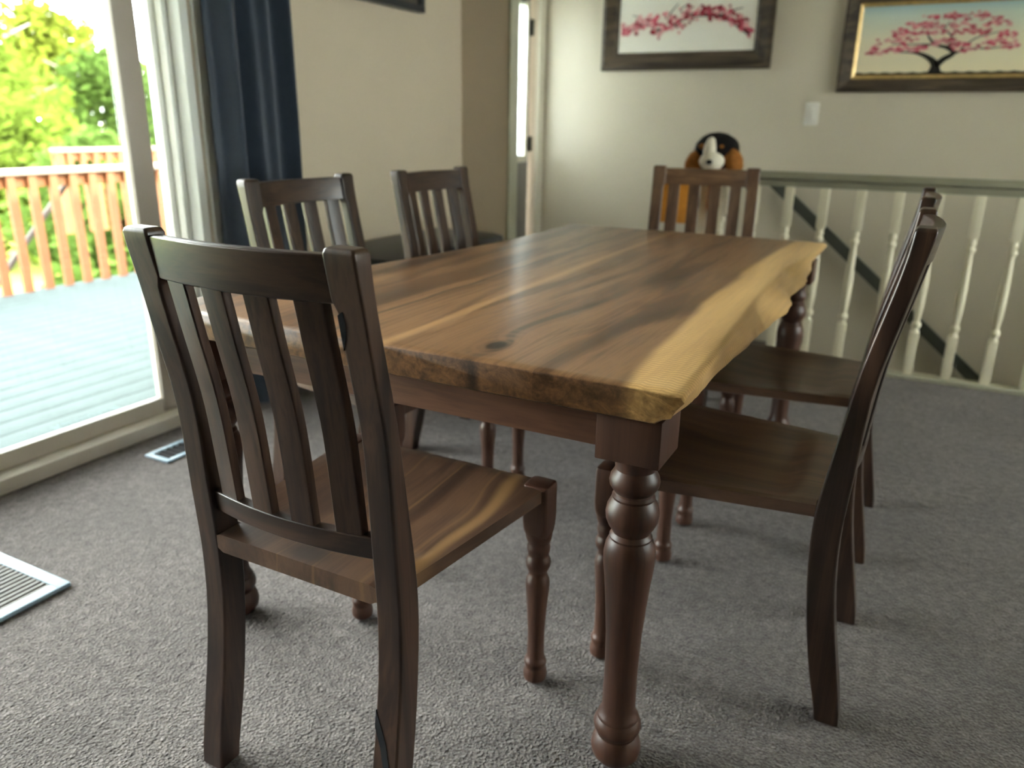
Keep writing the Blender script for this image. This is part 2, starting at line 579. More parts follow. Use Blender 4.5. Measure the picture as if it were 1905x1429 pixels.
DOOR_Y0, DOOR_Y1, DOOR_Z = -0.30, 2.19, 2.08          # sliding door opening
ENT_Y0, ENT_Y1 = 4.24, 5.09                           # entry door opening
wl = MB()
wl.box(XL - WT, XL, DOOR_Y1, ENT_Y0, -0.2, ZC)
wl.box(XL - WT, XL, ENT_Y1, YB + WT, -0.2, ZC)
wl.box(XL - WT, XL, ENT_Y0, ENT_Y1, 2.05, ZC)
wl.box(XL - WT, XL, DOOR_Y0, DOOR_Y1, DOOR_Z, ZC)
wl.box(XL - WT, XL, YF - WT, DOOR_Y0, -0.2, ZC)
struct(wl.build('wall_left', M['wall'], smooth=False), 'sage beige wall beside the sliding glass door')
struct(MB().box(XL, -2.165, 4.10, 4.21, 0, ZC).build('wall_wing', M['wall'], smooth=False),
       'short sage wing wall jutting out before the entry door')
struct(MB().box(XL - WT, XR + WT, YB, YB + WT, -2.8, ZC).build('wall_back', M['wall_sheen'], smooth=False),
       'sage eggshell wall above the stairwell with two blossom paintings')
wr = MB()
wr.box(XR, XR + WT, YF - WT, YB, -2.8, 0.85).box(XR, XR + WT, YF - WT, YB, 2.1, ZC)
wr.box(XR, XR + WT, YF - WT, 1.8, 0.85, 2.1).box(XR, XR + WT, 2.6, 2.8, 0.85, 2.1).box(XR, XR + WT, 4.0, YB, 0.85, 2.1)
for wi, (wy0, wy1) in enumerate(((1.8, 2.6), (2.8, 4.0))):  # unseen windows, added to bring daylight in from the right
    w3 = MB()
    ym = (wy0 + wy1) / 2
    for y0, y1 in ((wy0, wy0 + 0.06), (ym - 0.03, ym + 0.03), (wy1 - 0.06, wy1)):
        w3.box(XR + 0.04, XR + 0.10, y0, y1, 0.85, 2.1)
    w3.box(XR + 0.04, XR + 0.10, wy0, wy1, 0.85, 0.91).box(XR + 0.04, XR + 0.10, wy0, wy1, 2.04, 2.1)
    w3o = struct(w3.build('fill_window_%d' % (wi + 1), M['vinyl_white'], smooth=False), ('white framed window added in the unseen right wall to light the table side', 'white framed window added in the unseen right wall to light the stairs and back wall')[wi])
    for y0, y1 in ((wy0 + 0.06, ym - 0.03), (ym + 0.03, wy1 - 0.06)):
        MB().box(XR + 0.067, XR + 0.073, y0, y1, 0.91, 2.04).build('pane', M['glass'], w3o, smooth=False)
struct(wr.build('wall_right', M['wall'], smooth=False), 'plain beige wall on the right of the room')
struct(MB().box(XL, XR, YF - WT, YF, -0.2, ZC).build('wall_front', M['wall'], smooth=False), 'plain beige wall behind the viewpoint')

# stairwell: side wall under the landing, steps going down to the right
st = MB()
for i in range(14):
    x0 = STAIR_X + 0.26 * i
    st.box(x0, min(x0 + 0.29, XR), RY + 0.05, YB, -0.19 * (i + 1) - 0.19, -0.19 * (i + 1))
struct(st.build('stairs', M['carpet'], smooth=False), 'carpeted stairs going down behind the white balusters')

struct(MB().box(STAIR_X, XR, RY - 0.05, RY + 0.05, -2.8, -0.2).box(STAIR_X - 0.1, STAIR_X, RY + 0.05, YB, -2.8, -0.2).build('wall_stairwell', M['wall'], smooth=False),
       'painted stairwell walls below the floor')
struct(MB().box(STAIR_X - 0.1, XR + WT, RY - 0.05, YB + WT, -3.0, -2.8).build('floor_lower', M['carpet'], smooth=False), 'lower floor at the foot of the stairs')

# baseboards
struct(MB().box(XL, XL + 0.014, 2.30, 4.10, 0, 0.09, bev=0.004).build('baseboard_left', M['trim']), 'cream baseboard along the left wall')
struct(MB().box(XL + 0.015, -2.165, 4.086, 4.10, 0, 0.09, bev=0.004).build('baseboard_wing', M['trim']), 'cream baseboard on the wing wall')
struct(MB().box(-2.165, -2.150, 4.095, 4.20, 0, 2.2, bev=0.003).build('trim_1', M['sage_trim']), 'painted corner trim on the edge of the wing wall')
struct(MB().box(XL, XL + 0.018, 5.09, 5.19, 0, 2.12, bev=0.004).build('trim_2', M['trim']), 'cream casing between the entry door and the painting wall')

# ------------------------------------------------------------------ sliding glass door
dr = MB()
dr.box(XL - WT - 0.02, XL + 0.008, DOOR_Y0, DOOR_Y1, 0.0, 0.052, bev=0.006)            # sill
dr.box(XL - WT, XL - 0.005, DOOR_Y0, DOOR_Y1, DOOR_Z - 0.05, DOOR_Z)
dr.box(XL - WT, XL - 0.005, DOOR_Y0, DOOR_Y0 + 0.05, 0.05, DOOR_Z)
door = struct(dr.build('door_1', M['vinyl'], smooth=True), 'sliding glass patio door in a pale vinyl frame opening on the deck')
jb = MB()
jb.box(XL - WT, XL - 0.004, 2.15, DOOR_Y1, 0.05, DOOR_Z - 0.05, bev=0.004)
jb.box(XL - 0.10, XL - 0.065, 2.125, 2.15, 0.05, DOOR_Z - 0.05, bev=0.003)
jb.build('jamb', M['vinyl_white'], door)
MB().box(XL - 0.145, XL - 0.105, 2.100, 2.15, 0.05, DOOR_Z - 0.05, bev=0.004).build('fixed_stile', M['vinyl_white'], door)
pf = MB()
pf.box(XL - 0.095, XL - 0.055, 1.915, 2.005, 0.054, DOOR_Z - 0.052, bev=0.005)
pf.build('sliding_stile', M['stile'], door)
MB().box(XL - 0.09, XL - 0.06, DOOR_Y0 + 0.05, 1.915, 0.054, 0.112, bev=0.004).build('bottom_rail', M['vinyl'], door)
MB().box(XL - 0.09, XL - 0.06, DOOR_Y0 + 0.05, 1.915, DOOR_Z - 0.12, DOOR_Z - 0.052, bev=0.004).build('top_rail', M['vinyl'], door)
MB().box(XL - 0.078, XL - 0.072, DOOR_Y0 + 0.05, 1.915, 0.112, DOOR_Z - 0.12).build('glass_pane', M['glass'], door, smooth=False)
MB().box(XL - 0.128, XL - 0.122, 1.93, 2.100, 0.054, DOOR_Z - 0.052).build('glass_pane', M['glass'], door, smooth=False)
struct(MB().box(XL, XL + 0.016, DOOR_Y1 + 0.004, DOOR_Y1 + 0.085, 0, 2.16, bev=0.004).build('trim_3', M['vinyl_white']),
       'pale casing strip beside the sliding door')
struct(MB().box(XL, XL + 0.016, DOOR_Y0 - 0.08, DOOR_Y1 + 0.004, DOOR_Z, 2.16, bev=0.004).build('trim_4', M['vinyl_white']),
       'pale casing strip above the sliding door')

# ------------------------------------------------------------------ entry door on the landing
ent = struct(MB().box(XL - 0.09, XL - 0.045, ENT_Y0 + 0.02, ENT_Y1 - 0.02, 0.01, 0.93, bev=0.004)
             .box(XL - 0.09, XL - 0.045, ENT_Y0 + 0.02, ENT_Y0 + 0.13, 0.93, 2.03)
             .box(XL - 0.09, XL - 0.045, ENT_Y1 - 0.085, ENT_Y1 - 0.02, 0.93, 2.03)
             .box(XL - 0.09, XL - 0.045, ENT_Y0 + 0.13, ENT_Y1 - 0.085, 1.9, 2.03)
             .build('door_2', M['door_grey']), 'grey entry door with a bright glazed upper half behind the wing wall')
MB().box(XL - 0.07, XL - 0.064, ENT_Y0 + 0.13, ENT_Y1 - 0.085, 0.93, 1.9).build('glass_pane', M['glass'], ent, smooth=False)
MB().box(XL - 0.045, XL - 0.028, ENT_Y0 + 0.11, ENT_Y1 - 0.075, 0.91, 0.95).box(XL - 0.045, XL - 0.028, ENT_Y1 - 0.10, ENT_Y1 - 0.075, 0.95, 1.92).build('glazing_bead', M['trim'], ent)
for zz in (0.98, 1.72):
    MB().box(XL - 0.05, XL - 0.02, ENT_Y1 - 0.03, ENT_Y1 - 0.012, zz, zz + 0.10, bev=0.002).build('hinge', M['handrail'], ent)
sh = MB()
rings = []
ny = 40
for k in range(2):
    pass
sv, sf = [], []
nz = 10
for i in range(ny + 1):
    t = i / ny
    for j in range(nz + 1):
        s_ = j / nz
        y = ENT_Y0 + 0.13 + t * (ENT_Y1 - ENT_Y0 - 0.225) - 0.03 * (1 - s_) ** 1.5 * t
        sv.append((XL - 0.038 + 0.008 * math.sin(t * 40), y, 0.96 + s_ * 0.95))
for i in range(ny):
    for j in range(nz):
        a = i * (nz + 1) + j
        sf.append((a, a + nz + 1, a + nz + 2, a + 1))
tag(MB().add(sv, sf).build('sheer_curtain', M['sheer']), 'white sheer curtain glowing over the entry door glass', 'curtain')

# ------------------------------------------------------------------ stair railing
rail = empty('stair_railing', (0, RY, 0))
tag(rail, 'stair railing with cream turned balusters under a sage handrail', 'railing')
X0R, X1R = STAIR_X, XR
rr_ = []
for y_, z_ in ((-0.034, 0.925), (-0.034, 0.942), (-0.022, 0.955), (0.022, 0.955), (0.034, 0.942), (0.034, 0.925), (0.020, 0.915), (-0.020, 0.915)):
    rr_.append((y_, z_))
MB().loft([[(x, y_, z_) for y_, z_ in rr_] for x in (X0R - 0.03, X1R)]).build('handrail', M['rail_paint'], rail)
MB().box(X0R, X1R, -0.02, 0.02, 0.885, 0.915).build('sub_rail', M['rail_paint'], rail, smooth=False)
MB().box(X0R, X1R, -0.035, 0.045, 0.0, 0.022, bev=0.004).build('base_rail', M['sage_trim'], rail)
np_ = MB().box(X0R - 0.045, X0R + 0.045, -0.045, 0.045, 0.0, 0.915, bev=0.006)
np_.build('newel_post', M['baluster'], rail)


def square_ring(c, hw, z, r=0.0):
    return [(c[0] + sx * hw, c[1] + sy * hw, z) for sx, sy in ((-1, -1), (1, -1), (1, 1), (-1, 1))]


bal = MB()
hw = 0.021
bal.box(-hw, hw, -hw, hw, 0.022, 0.235, bev=0.003)
bal.lathe([(z_, r_ * 1.22) for z_, r_ in [(0.232, 0.016), (0.245, 0.0125), (0.252, 0.011), (0.258, 0.0165), (0.270, 0.0185), (0.282, 0.0165), (0.288, 0.011), (0.300, 0.012),
           (0.36, 0.0165), (0.45, 0.0175), (0.56, 0.0140), (0.625, 0.0105), (0.632, 0.0155), (0.642, 0.0175), (0.652, 0.0155), (0.658, 0.0105), (0.664, 0.0145),
           (0.672, 0.0160), (0.680, 0.0135), (0.695, 0.0150)]], n=12)
bal.box(-hw, hw, -hw, hw, 0.692, 0.886, bev=0.003)
b0 = bal.build('baluster', M['baluster'], rail)
bx = -0.265 - 4 * 0.164
b0.location = (bx, 0, 0)
while bx + 0.164 < XR - 0.05:
    bx += 0.164
    c = b0.copy()
    col.objects.link(c)
    c.parent = rail
    c.location = (bx, 0, 0)

# handrail on the far wall, running down with the stairs
hr = empty('wall_handrail', (0, 0, 0))
tag(hr, 'dark sloping handrail fixed to the wall beside the stairs', 'handrail')
hp = [(-0.88, YB - 0.07, 0.8766), (0.42, YB - 0.07, -0.22), (1.9, YB - 0.07, -1.47)]
rg = []
d = (Vector(hp[2]) - Vector(hp[0])).normalized()
nrm = Vector((-d.z, 0, d.x))
for p in (hp[0], hp[2]):
    p = Vector(p)
    rg.append([tuple(p + nrm * a + Vector((0, b_, 0))) for a, b_ in ((-0.032, -0.018), (-0.032, 0.018), (0.032, 0.018), (0.032, -0.018))])
MB().loft(rg).build('rail', M['handrail'], hr, smooth=False)
for x_ in (-0.75, 0.40, 1.5):
    z_ = 1.02 + (x_ + 1.05) * (-1.24 / 1.47)
    MB().tube([(x_, YB - 0.07, z_ - 0.03), (x_ - 0.005, YB - 0.07, z_ - 0.07), (x_, YB, z_ - 0.09)], 0.012).build('bracket', M['handrail'], hr)

# ------------------------------------------------------------------ dining table
ZT, ZB = 0.772, 0.718
TY0, TY1 = 1.082, 2.962
table = empty('dining_table', (0, 0, 0))
tag(table, 'long live edge walnut dining table with thick turned legs', 'table')
R_TOP = [(1.08, -.270), (1.15, -.272), (1.37, -.283), (1.60, -.290), (1.83, -.304), (2.05, -.306), (2.33, -.315), (2.54, -.292), (2.75, -.275), (2.97, -.280)]
R_BOT = [(1.08, -.302), (1.16, -.284), (1.39, -.282), (1.65, -.272), (1.80, -.266), (1.95, -.252), (2.06, -.256), (2.15, -.276), (2.30, -.268), (2.42, -.266), (2.60, -.282), (2.72, -.312), (2.97, -.325)]
L_TOP = [(1.08, -1.440), (1.40, -1.402), (1.75, -1.356), (2.10, -1.300), (2.38, -1.270), (2.70, -1.262), (2.97, -1.272)]
L_BOT = [(1.08, -1.395), (1.40, -1.38), (1.75, -1.37), (2.10, -1.29), (2.38, -1.285), (2.70, -1.25), (2.97, -1.25)]


def wobble(y, s):
    return 0.006 * mnoise.noise(Vector((s, y * 7.0, 0.3))) + 0.003 * mnoise.noise(Vector((s + 5, y * 22.0, 0.3)))


def board(xl_top, xl_bot, xr_top, xr_bot, live_l, live_r, nm='board'):
    """one glued-up board of the slab, with its own section swept along y"""
    n = 66
    rings = []
    for i in range(n + 1):
        y = TY0 + (TY1 - TY0) * i / n
        a_t, a_b, c_t, c_b = xl_top(y), xl_bot(y), xr_top(y), xr_bot(y)
        end = min(i, n - i)
        zt = ZT - (0.0035 if end == 0 else 0.0)
        zb = ZB + (0.003 if end == 0 else 0.0)
        sec = []
        # bottom left -> left side up -> top -> right side down -> bottom
        if live_l:
            sec += [(a_b + 0.012, zb), (a_b, zb + 0.008), ((a_b + a_t) / 2 - 0.004 + wobble(y, 1), (zb + zt) / 2), (a_t, zt - 0.007), (a_t + 0.006, zt - 0.0015), (a_t + 0.016, zt)]
        else:
            sec += [(a_t, zb), (a_t, zb + 0.02), (a_t, (zb + zt) / 2), (a_t, zt - 0.006), (a_t, zt - 0.001), (a_t, zt)]
        for k in range(1, 6):
            sec.append((a_t + 0.016 * live_l + (c_t - 0.016 * live_r - a_t - 0.016 * live_l) * k / 6, zt))
        if live_r:
            sec += [(c_t - 0.016, zt), (c_t - 0.005, zt - 0.0018), (c_t + 0.001, zt - 0.008), ((c_t * 0.6 + c_b * 0.4) + 0.003 + wobble(y, 2), zt - 0.022),
                    ((c_t * 0.3 + c_b * 0.7) + wobble(y, 3) + 0.004, zt - 0.036), (c_b + wobble(y, 4), zb + 0.008), (c_b - 0.010, zb)]
        else:
            sec += [(c_t, zt), (c_t, zt - 0.001), (c_t, zt - 0.006), (c_t, (zb + zt) / 2), (c_t, zb + 0.03), (c_t, zb + 0.01), (c_t, zb)]
        yy = y
        rings.append([(p[0], yy, p[1]) for p in sec])
    # soften the two ends
    first = [(p[0], p[1] + 0.0025, p[2]) for p in rings[0]]
    rings[0] = [(p[0], p[1], p[2]) for p in rings[0]]
    rings.insert(1, [(p[0], p[1] + 0.004, q[2]) for p, q in zip(rings[0], rings[1])])
    rings.insert(len(rings) - 1, [(p[0], p[1] - 0.004, q[2]) for p, q in zip(rings[-1], rings[-2])])
    return MB().loft(rings).build(nm, M['tabletop'], table, angle=50)


cst = lambda v: (lambda y: v)
board(lambda y: lerp(L_TOP, y) + wobble(y, 8) * 0.6, lambda y: lerp(L_BOT, y), cst(-0.975), cst(-0.975), 1, 0)
board(cst(-0.975), cst(-0.975), cst(-0.835), cst(-0.835), 0, 0)
board(cst(-0.835), cst(-0.835), cst(-0.520), cst(-0.520), 0, 0)
board(cst(-0.520), cst(-0.520), lambda y: lerp(R_TOP, y) + wobble(y, 9) * 0.6, lambda y: lerp(R_BOT, y), 0, 1)

LEG_PROF = [(0.0, 0.022), (0.006, 0.034), (0.020, 0.0445), (0.036, 0.0475), (0.050, 0.0445), (0.060, 0.040), (0.064, 0.0375), (0.068, 0.0375), (0.072, 0.040), (0.080, 0.0440), (0.088, 0.0445), (0.096, 0.0420),
            (0.102, 0.0385), (0.106, 0.0385), (0.110, 0.0365), (0.118, 0.0325), (0.128, 0.0310), (0.20, 0.0302), (0.283, 0.0322), (0.34, 0.0362), (0.393, 0.0405), (0.430, 0.0445), (0.450, 0.0452), (0.466, 0.0430), (0.476, 0.0385),
            (0.480, 0.0365), (0.484, 0.0370), (0.488, 0.0340), (0.492, 0.0325), (0.497, 0.0345), (0.505, 0.0400), (0.516, 0.0445), (0.528, 0.0458), (0.540, 0.0440), (0.551, 0.0390), (0.556, 0.0360),
            (0.560, 0.0365), (0.564, 0.0330), (0.568, 0.0327), (0.573, 0.0370), (0.580, 0.0415), (0.588, 0.0428), (0.597, 0.0410), (0.605, 0.0365), (0.610, 0.0340), (0.618, 0.0345), (0.628, 0.0375), (0.640, 0.0400)]
LX_R, LY_N, LY_F = -0.3555, 1.147, 2.90


def table_leg(cx, cy):
    g = MB().lathe(LEG_PROF, cx, cy, 36)
    g.box(cx - 0.0545, cx + 0.0545, cy - 0.0545, cy + 0.0545, 0.637, ZB, bev=0.0035)
    return g.build('leg', M['leg_red'], table, angle=30)


legs = [(LX_R, LY_N), (-1.335, LY_N), (LX_R, LY_F), (-1.175, LY_F)]
for p in legs:
    table_leg(*p)


def apron(p, q, name, mat):
    p, q = Vector((p[0], p[1], 0)), Vector((q[0], q[1], 0))
    d = (q - p).normalized()
    nn = Vector((-d.y, d.x, 0)) * 0.011
    rings = []
    for e in (p + d * 0.05, q - d * 0.05):
        rings.append([tuple(e + nn + Vector((0, 0, 0.645))), tuple(e + nn + Vector((0, 0, ZB))), tuple(e - nn + Vector((0, 0, ZB))), tuple(e - nn + Vector((0, 0, 0.645)))])
    MB().loft(rings).build(name, mat, table, smooth=False)


apron((legs[1][0], LY_N - 0.008), (legs[0][0], LY_N - 0.008), 'apron', M['apron_x'])
apron((legs[3][0], LY_F), (legs[2][0], LY_F), 'apron', M['apron_x'])
apron(legs[0], legs[2], 'apron', M['apron_y'])
apron(legs[1], legs[3], 'apron', M['apron_y'])

# ------------------------------------------------------------------ chairs
SEAT_Z, SEAT_T, DEP = 0.474, 0.034, 0.425
HR_, HF_ = 0.190, 0.234
P_FR = [(0.0, .038), (.01, .036), (.09, .015), (.17, -.001), (.26, -.014), (.35, -.023), (.44, -.026), (.49, -.021), (.556, -.012), (.615, -.004), (.669, .004), (.70, .007), (.77, .018), (.81, .028), (.88, .042), (.94, .055), (1.0, .062), (1.01, .062)]
P_BK = [(0.0, .083), (.02, .081), (.066, .073), (.157, .056), (.246, .040), (.31, .032), (.39, .027), (.465, .028), (.533, .033), (.604, .036), (.675, .038), (.72, .042), (.75, .046), (.79, .055), (.84, .066), (.895, .075), (.946, .084), (1.0, .099), (1.01, .100)]
PTOP = 1.002


def smooth_tab(tab):
    out = []
    z = 0.0
    while z < 1.012:
        out.append((z, sum(lerp(tab, z + k * 0.012) for k in range(-4, 5)) / 9))
        z += 0.01
    return out


P_FR, P_BK = smooth_tab(P_FR), smooth_tab(P_BK)
bmid = lambda z: (lerp(P_FR, z) + lerp(P_BK, z)) / 2
BOW = 0.022


def rrect(x0, x1, y0, y1, z, r, k=3):
    pts = []
    for cx, cy, a0 in ((x1 - r, y1 - r, 0), (x0 + r, y1 - r, PI / 2), (x0 + r, y0 + r, PI), (x1 - r, y0 + r, 1.5 * PI)):
        for i in range(k):
            a = a0 + (PI / 2) * i / (k - 1)
            pts.append((cx + r * math.cos(a), cy + r * math.sin(a), z))
    return pts


def post_mesh(side):
    g = MB()
    zs = [0, .004, .03, .07, .11, .15, .2, .25, .3, .35, .4, .44, .475, .51, .55, .6, .65, .7, .75, .8, .85, .89, .914, .920, .930, .955, .98, PTOP - .008, PTOP - .002, PTOP]
    rings = []
    for z in zs:
        f_, k_ = lerp(P_FR, z), lerp(P_BK, z)
        wo = 0.024 + 0.003 * max(0, (0.35 - z)) / 0.35
        wi = 0.022
        if z >= .930:
            wi = 0.029
        elif z >= .914:
            wi = 0.022 + 0.007 * (z - .914) / .016
        ins = 0.0 if z < PTOP - .005 else (0.0025 if z < PTOP - .001 else 0.006)
        if z < .002:
            ins = 0.003
        cx = side * HR_
        xa, xb = (cx - wo, cx + wi) if side < 0 else (cx - wi, cx + wo)
        rr = 0.0045
        rings.append(rrect(xa + ins, xb - ins, -k_ + ins, -f_ - ins, z, rr, 4))
    return g.loft(rings)


def bowed_bar(z0, z1, thick, half, n=16, top_extra=0.0, r=0.003):
    """rail between the posts, bowed to the rear, following the lean of the back"""
    rings = []
    for i in range(n + 1):
        x = -half + 2 * half * i / n
        bow = BOW * (1 - (x / half) ** 2)
        sec = []
        for z, s in ((z0, 1), (z1, 1), (z1, -1), (z0, -1)):
            yb = -(bmid(z) + bow) + s * thick / 2
            sec.append((x, yb, z))
        # small chamfers
        o = []
        for k in range(4):
            p, q, w = Vector(sec[k - 1]), Vector(sec[k]), Vector(sec[(k + 1) % 4])
            o.append(tuple(q + (p - q).normalized() * r))
            o.append(tuple(q + (w - q).normalized() * r))
        rings.append(o)
    return MB().loft(rings)


def slat_mesh(cx, w, t=0.0175):
    rings = []
    for k in range(17):
        z = 0.548 + (0.934 - 0.548) * k / 16
        y = -bmid(z)
        ring = []
        for q in rrect(cx - w / 2, cx + w / 2, y - t / 2, y + t / 2, z, 0.0025, 2):
            ring.append((q[0], q[1] - BOW * (1 - (q[0] / (HR_ - 0.017)) ** 2), q[2]))
        rings.append(ring)
    return MB().loft(rings)


def seat_mesh():
    nx, ny_ = 30, 30
    ya, yb = -0.028, 0.449
    v, f = [], []

    def halfw(t):
        return 0.168 + (0.256 - 0.168) * min(1, max(0, t)) if t > 0.1 else 0.168

    def hw_at(t):
        # narrow between the posts, then outside them, widening to the front
        return 0.170 + 0.031 * min(1, max(0, (t - 0.100) / 0.010)) + (0.256 - 0.201) * max(0, (t - 0.12)) / 0.88

    def topz(u, t):
        # saddle dish: flat rear shelf, scooped middle, rolled front edge
        e = min(1, max(0, (t - 0.17) / 0.11))
        e = e * e * (3 - 2 * e)
        fr = min(1, max(0, (1.0 - t) / 0.45))
        fr = fr * fr * (3 - 2 * fr)
        sd_ = max(0, 1 - abs(u) ** 3.2)
        z = SEAT_Z - 0.018 * e * fr * sd_
        if t > 0.985:
            z -= 0.004
        if abs(u) > 0.985:
            z -= 0.003
        return z
    us = [-1 + 2 * i / nx for i in range(nx + 1)]
    ts = [j / ny_ for j in range(ny_ + 1)] 
    ts = sorted(set(ts + [0.005, 0.995, 0.100, 0.110]))
    us = sorted(set(us + [-0.99, 0.99]))
    NX, NT = len(us), len(ts)
    for t in ts:
        for u in us:
            v.append((u * hw_at(t), ya + (yb - ya) * t, topz(u, t)))
    off = len(v)
    for t in ts:
        for u in us:
            zb = SEAT_Z - SEAT_T + 0.006 * (abs(u) > 0.985)
            v.append((u * hw_at(t), ya + (yb - ya) * t, zb))
    for j in range(NT - 1):
        for i in range(NX - 1):
            a = j * NX + i
            f.append((a, a + 1, a + 1 + NX, a + NX))
            f.append((off + a, off + a + NX, off + a + 1 + NX, off + a + 1))
    for i in range(NX - 1):
        f.append((i, off + i, off + i + 1, i + 1))
        a = (NT - 1) * NX + i
        f.append((a, a + 1, off + a + 1, off + a))
    for j in range(NT - 1):
        a = j * NX
        f.append((a, a + NX, off + a + NX, off + a))
        a = j * NX + NX - 1
        f.append((a, off + a, off + a + NX, a + NX))
    return MB().add(v, f)


CLEG = [(0.0, 0.010), (0.003, 0.0165), (0.012, 0.0245), (0.022, 0.0260), (0.032, 0.0245), (0.038, 0.0222), (0.042, 0.0218), (0.047, 0.0235), (0.053, 0.0245), (0.058, 0.0232), (0.062, 0.0205), (0.068, 0.0187), (0.10, 0.0180),
        (0.136, 0.0183), (0.18, 0.0205), (0.220, 0.0238), (0.245, 0.0255), (0.258, 0.0240), (0.266, 0.0205), (0.271, 0.0192), (0.276, 0.0195), (0.281, 0.0220), (0.289, 0.0252), (0.297, 0.0262), (0.305, 0.0250), (0.311, 0.0222),
        (0.315, 0.0212), (0.320, 0.0225), (0.327, 0.0240), (0.334, 0.0238), (0.340, 0.0222), (0.344, 0.0222), (0.350, 0.0252), (0.358, 0.0272), (0.368, 0.0278)]


def front_leg(side):
    cx, cy = side * HF_, DEP
    g = MB().lathe(CLEG, cx, cy, 24)
    rings = []
    for z, hw_, r in ((0.355, 0.0240, 0.0235), (0.364, 0.0262, 0.020), (0.378, 0.0268, 0.011), (0.398, 0.0268, 0.006), (0.470, 0.0265, 0.006), (0.4755, 0.0255, 0.006), (0.4775, 0.0225, 0.006)):
        rings.append(rrect(cx - hw_, cx + hw_, cy - hw_, cy + hw_, z, r, 4))
    g.loft(rings)
    return g


def make_chair():
    root = empty('dining_chair', (0, 0, 0))
    for s in (-1, 1):
        flat_normals(post_mesh(s).build('rear_leg', M['wood_z'], root, angle=50))
    for s in (-1, 1):
        front_leg(s).build('front_leg', M['leg_red'], root, angle=30)
    seat_mesh().build('seat', M['seat'], root, angle=35)
    flat_normals(bowed_bar(0.926, 0.992, 0.022, HR_ - 0.017).build('crest_rail', M['wood_x'], root, angle=50))
    flat_normals(bowed_bar(0.516, 0.556, 0.022, HR_ - 0.012).build('lower_rail', M['wood_x'], root, angle=50))
    for cx in (-0.1245, -0.0415, 0.0415, 0.1245):
        flat_normals(slat_mesh(cx, 0.046).build('slat', M['wood_z'], root, angle=50))
    return root


chair = make_chair()
GRP = 'walnut chairs around the table'
spots = [
    ((-0.821, 0.846, 0), 0.0, 'walnut dining chair in the foreground seen from behind, seat streaked with gold'),
    ((-0.065, 1.650, 0), PI / 2, 'nearer walnut chair in side view at the honey coloured live edge'),
    ((-0.067, 2.351, 0), PI / 2, 'farther walnut chair at the live edge, mostly hidden behind the nearer one'),
    ((-1.535, 1.760, 0), -PI / 2 - 0.05, 'walnut chair with its back in front of the navy curtain'),
    ((-1.485, 2.380, 0), -PI / 2 - 0.04, 'walnut chair by the plain wall next to the black bench'),
    ((-0.800, 3.215, 0), PI + 0.16, 'walnut chair with a lighter toned back at the far table end in front of the plush dog'),
]
chairs = []
for i, (loc, rz, lab) in enumerate(spots):
    o = chair if i == 0 else copy_tree(chair)
    o.location = loc
    o.rotation_euler = (0, 0, rz)
    tag(o, lab, 'chair', GRP)
    chairs.append(o)
# the foreground chair has a figured seat and black resin fills in its right post
for ch in chairs[0].children:
    if ch.name.startswith('seat'):
        ch.data = ch.data.copy()
        ch.data.materials[0] = M['seat_fig']


M['tan_x'] = walnut('walnut_lighter_grain_x', 0, (0.055, 0.028, 0.016), (0.135, 0.072, 0.040), (0.24, 0.135, 0.072))  # lighter copy of the chair walnut colours, for the far chair's back
M['tan_z'] = walnut('walnut_lighter_grain_z', 2, (0.045, 0.024, 0.016), (0.105, 0.058, 0.036), (0.18, 0.105, 0.062))
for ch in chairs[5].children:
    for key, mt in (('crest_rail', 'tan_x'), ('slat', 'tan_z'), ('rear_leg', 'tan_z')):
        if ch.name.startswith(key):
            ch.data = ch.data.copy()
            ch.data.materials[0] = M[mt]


def resin_patch(outline, parent, lab):
    """thin fill following the rear face of the right rear leg: outline of (x, z)"""
    v, f = [], []
    n = len(outline)
    for lay in (0.0009, -0.004):
        for x, z in outline:
            v.append((x, -lerp(P_BK, z) - lay, z))
    f.append(tuple(range(n)))
    f.append(tuple(range(2 * n - 1, n - 1, -1)))
    for i in range(n):
        f.append((i, (i + 1) % n, n + (i + 1) % n, n + i))
    o = MB().add(v, f).build('resin_fill', M['resin'], parent, smooth=False)
    o['label'] = lab
    return o


rp = HR_
resin_patch([(rp - .0212, .252), (rp - .012, .232), (rp + .002, .200), (rp + .012, .160), (rp + .016, .118), (rp + .009, .122), (rp + .001, .155), (rp - .008, .190), (rp - .0212, .222)], chairs[0],
            'black resin filled crack low on the right rear leg')
resin_patch([(rp - .0212, .912), (rp - .012, .918), (rp - .010, .900), (rp - .014, .880), (rp - .0212, .862)], chairs[0],
            'black resin fill below the crest rail')

# ------------------------------------------------------------------ paintings, switch, framed picture
def frame_bars(x0, x1, z0, z1, w, y0, y1):
    """mitred rectangular frame on a wall facing -y; returns the four bars"""
    out = []
    o = [(x0, z0), (x1, z0), (x1, z1), (x0, z1)]
    n_ = [(x0 + w, z0 + w), (x1 - w, z0 + w), (x1 - w, z1 - w), (x0 + w, z1 - w)]
    for i in range(4):
        a, c = o[i], o[(i + 1) % 4]
        d_, e_ = n_[(i + 1) % 4], n_[i]
        g = MB()
        ym = y0 + (y1 - y0) * 0.45
        g.add([(a[0], y1, a[1]), (c[0], y1, c[1]), (d_[0], y1, d_[1]), (e_[0], y1, e_[1]),
               (a[0], y0 + 0.006, a[1]), (c[0], y0 + 0.006, c[1]), (d_[0], ym, d_[1]), (e_[0], ym, e_[1]),
               (a[0] * .75 + e_[0] * .25, y0, a[1] * .75 + e_[1] * .25), (c[0] * .75 + d_[0] * .25, y0, c[1] * .75 + d_[1] * .25)],
              [(0, 1, 2, 3), (0, 4, 5, 1), (4, 8, 9, 5), (8, 7, 6, 9), (7, 3, 2, 6), (0, 3, 7, 8, 4), (1, 5, 9, 6, 2)])
        out.append(g)
    return out


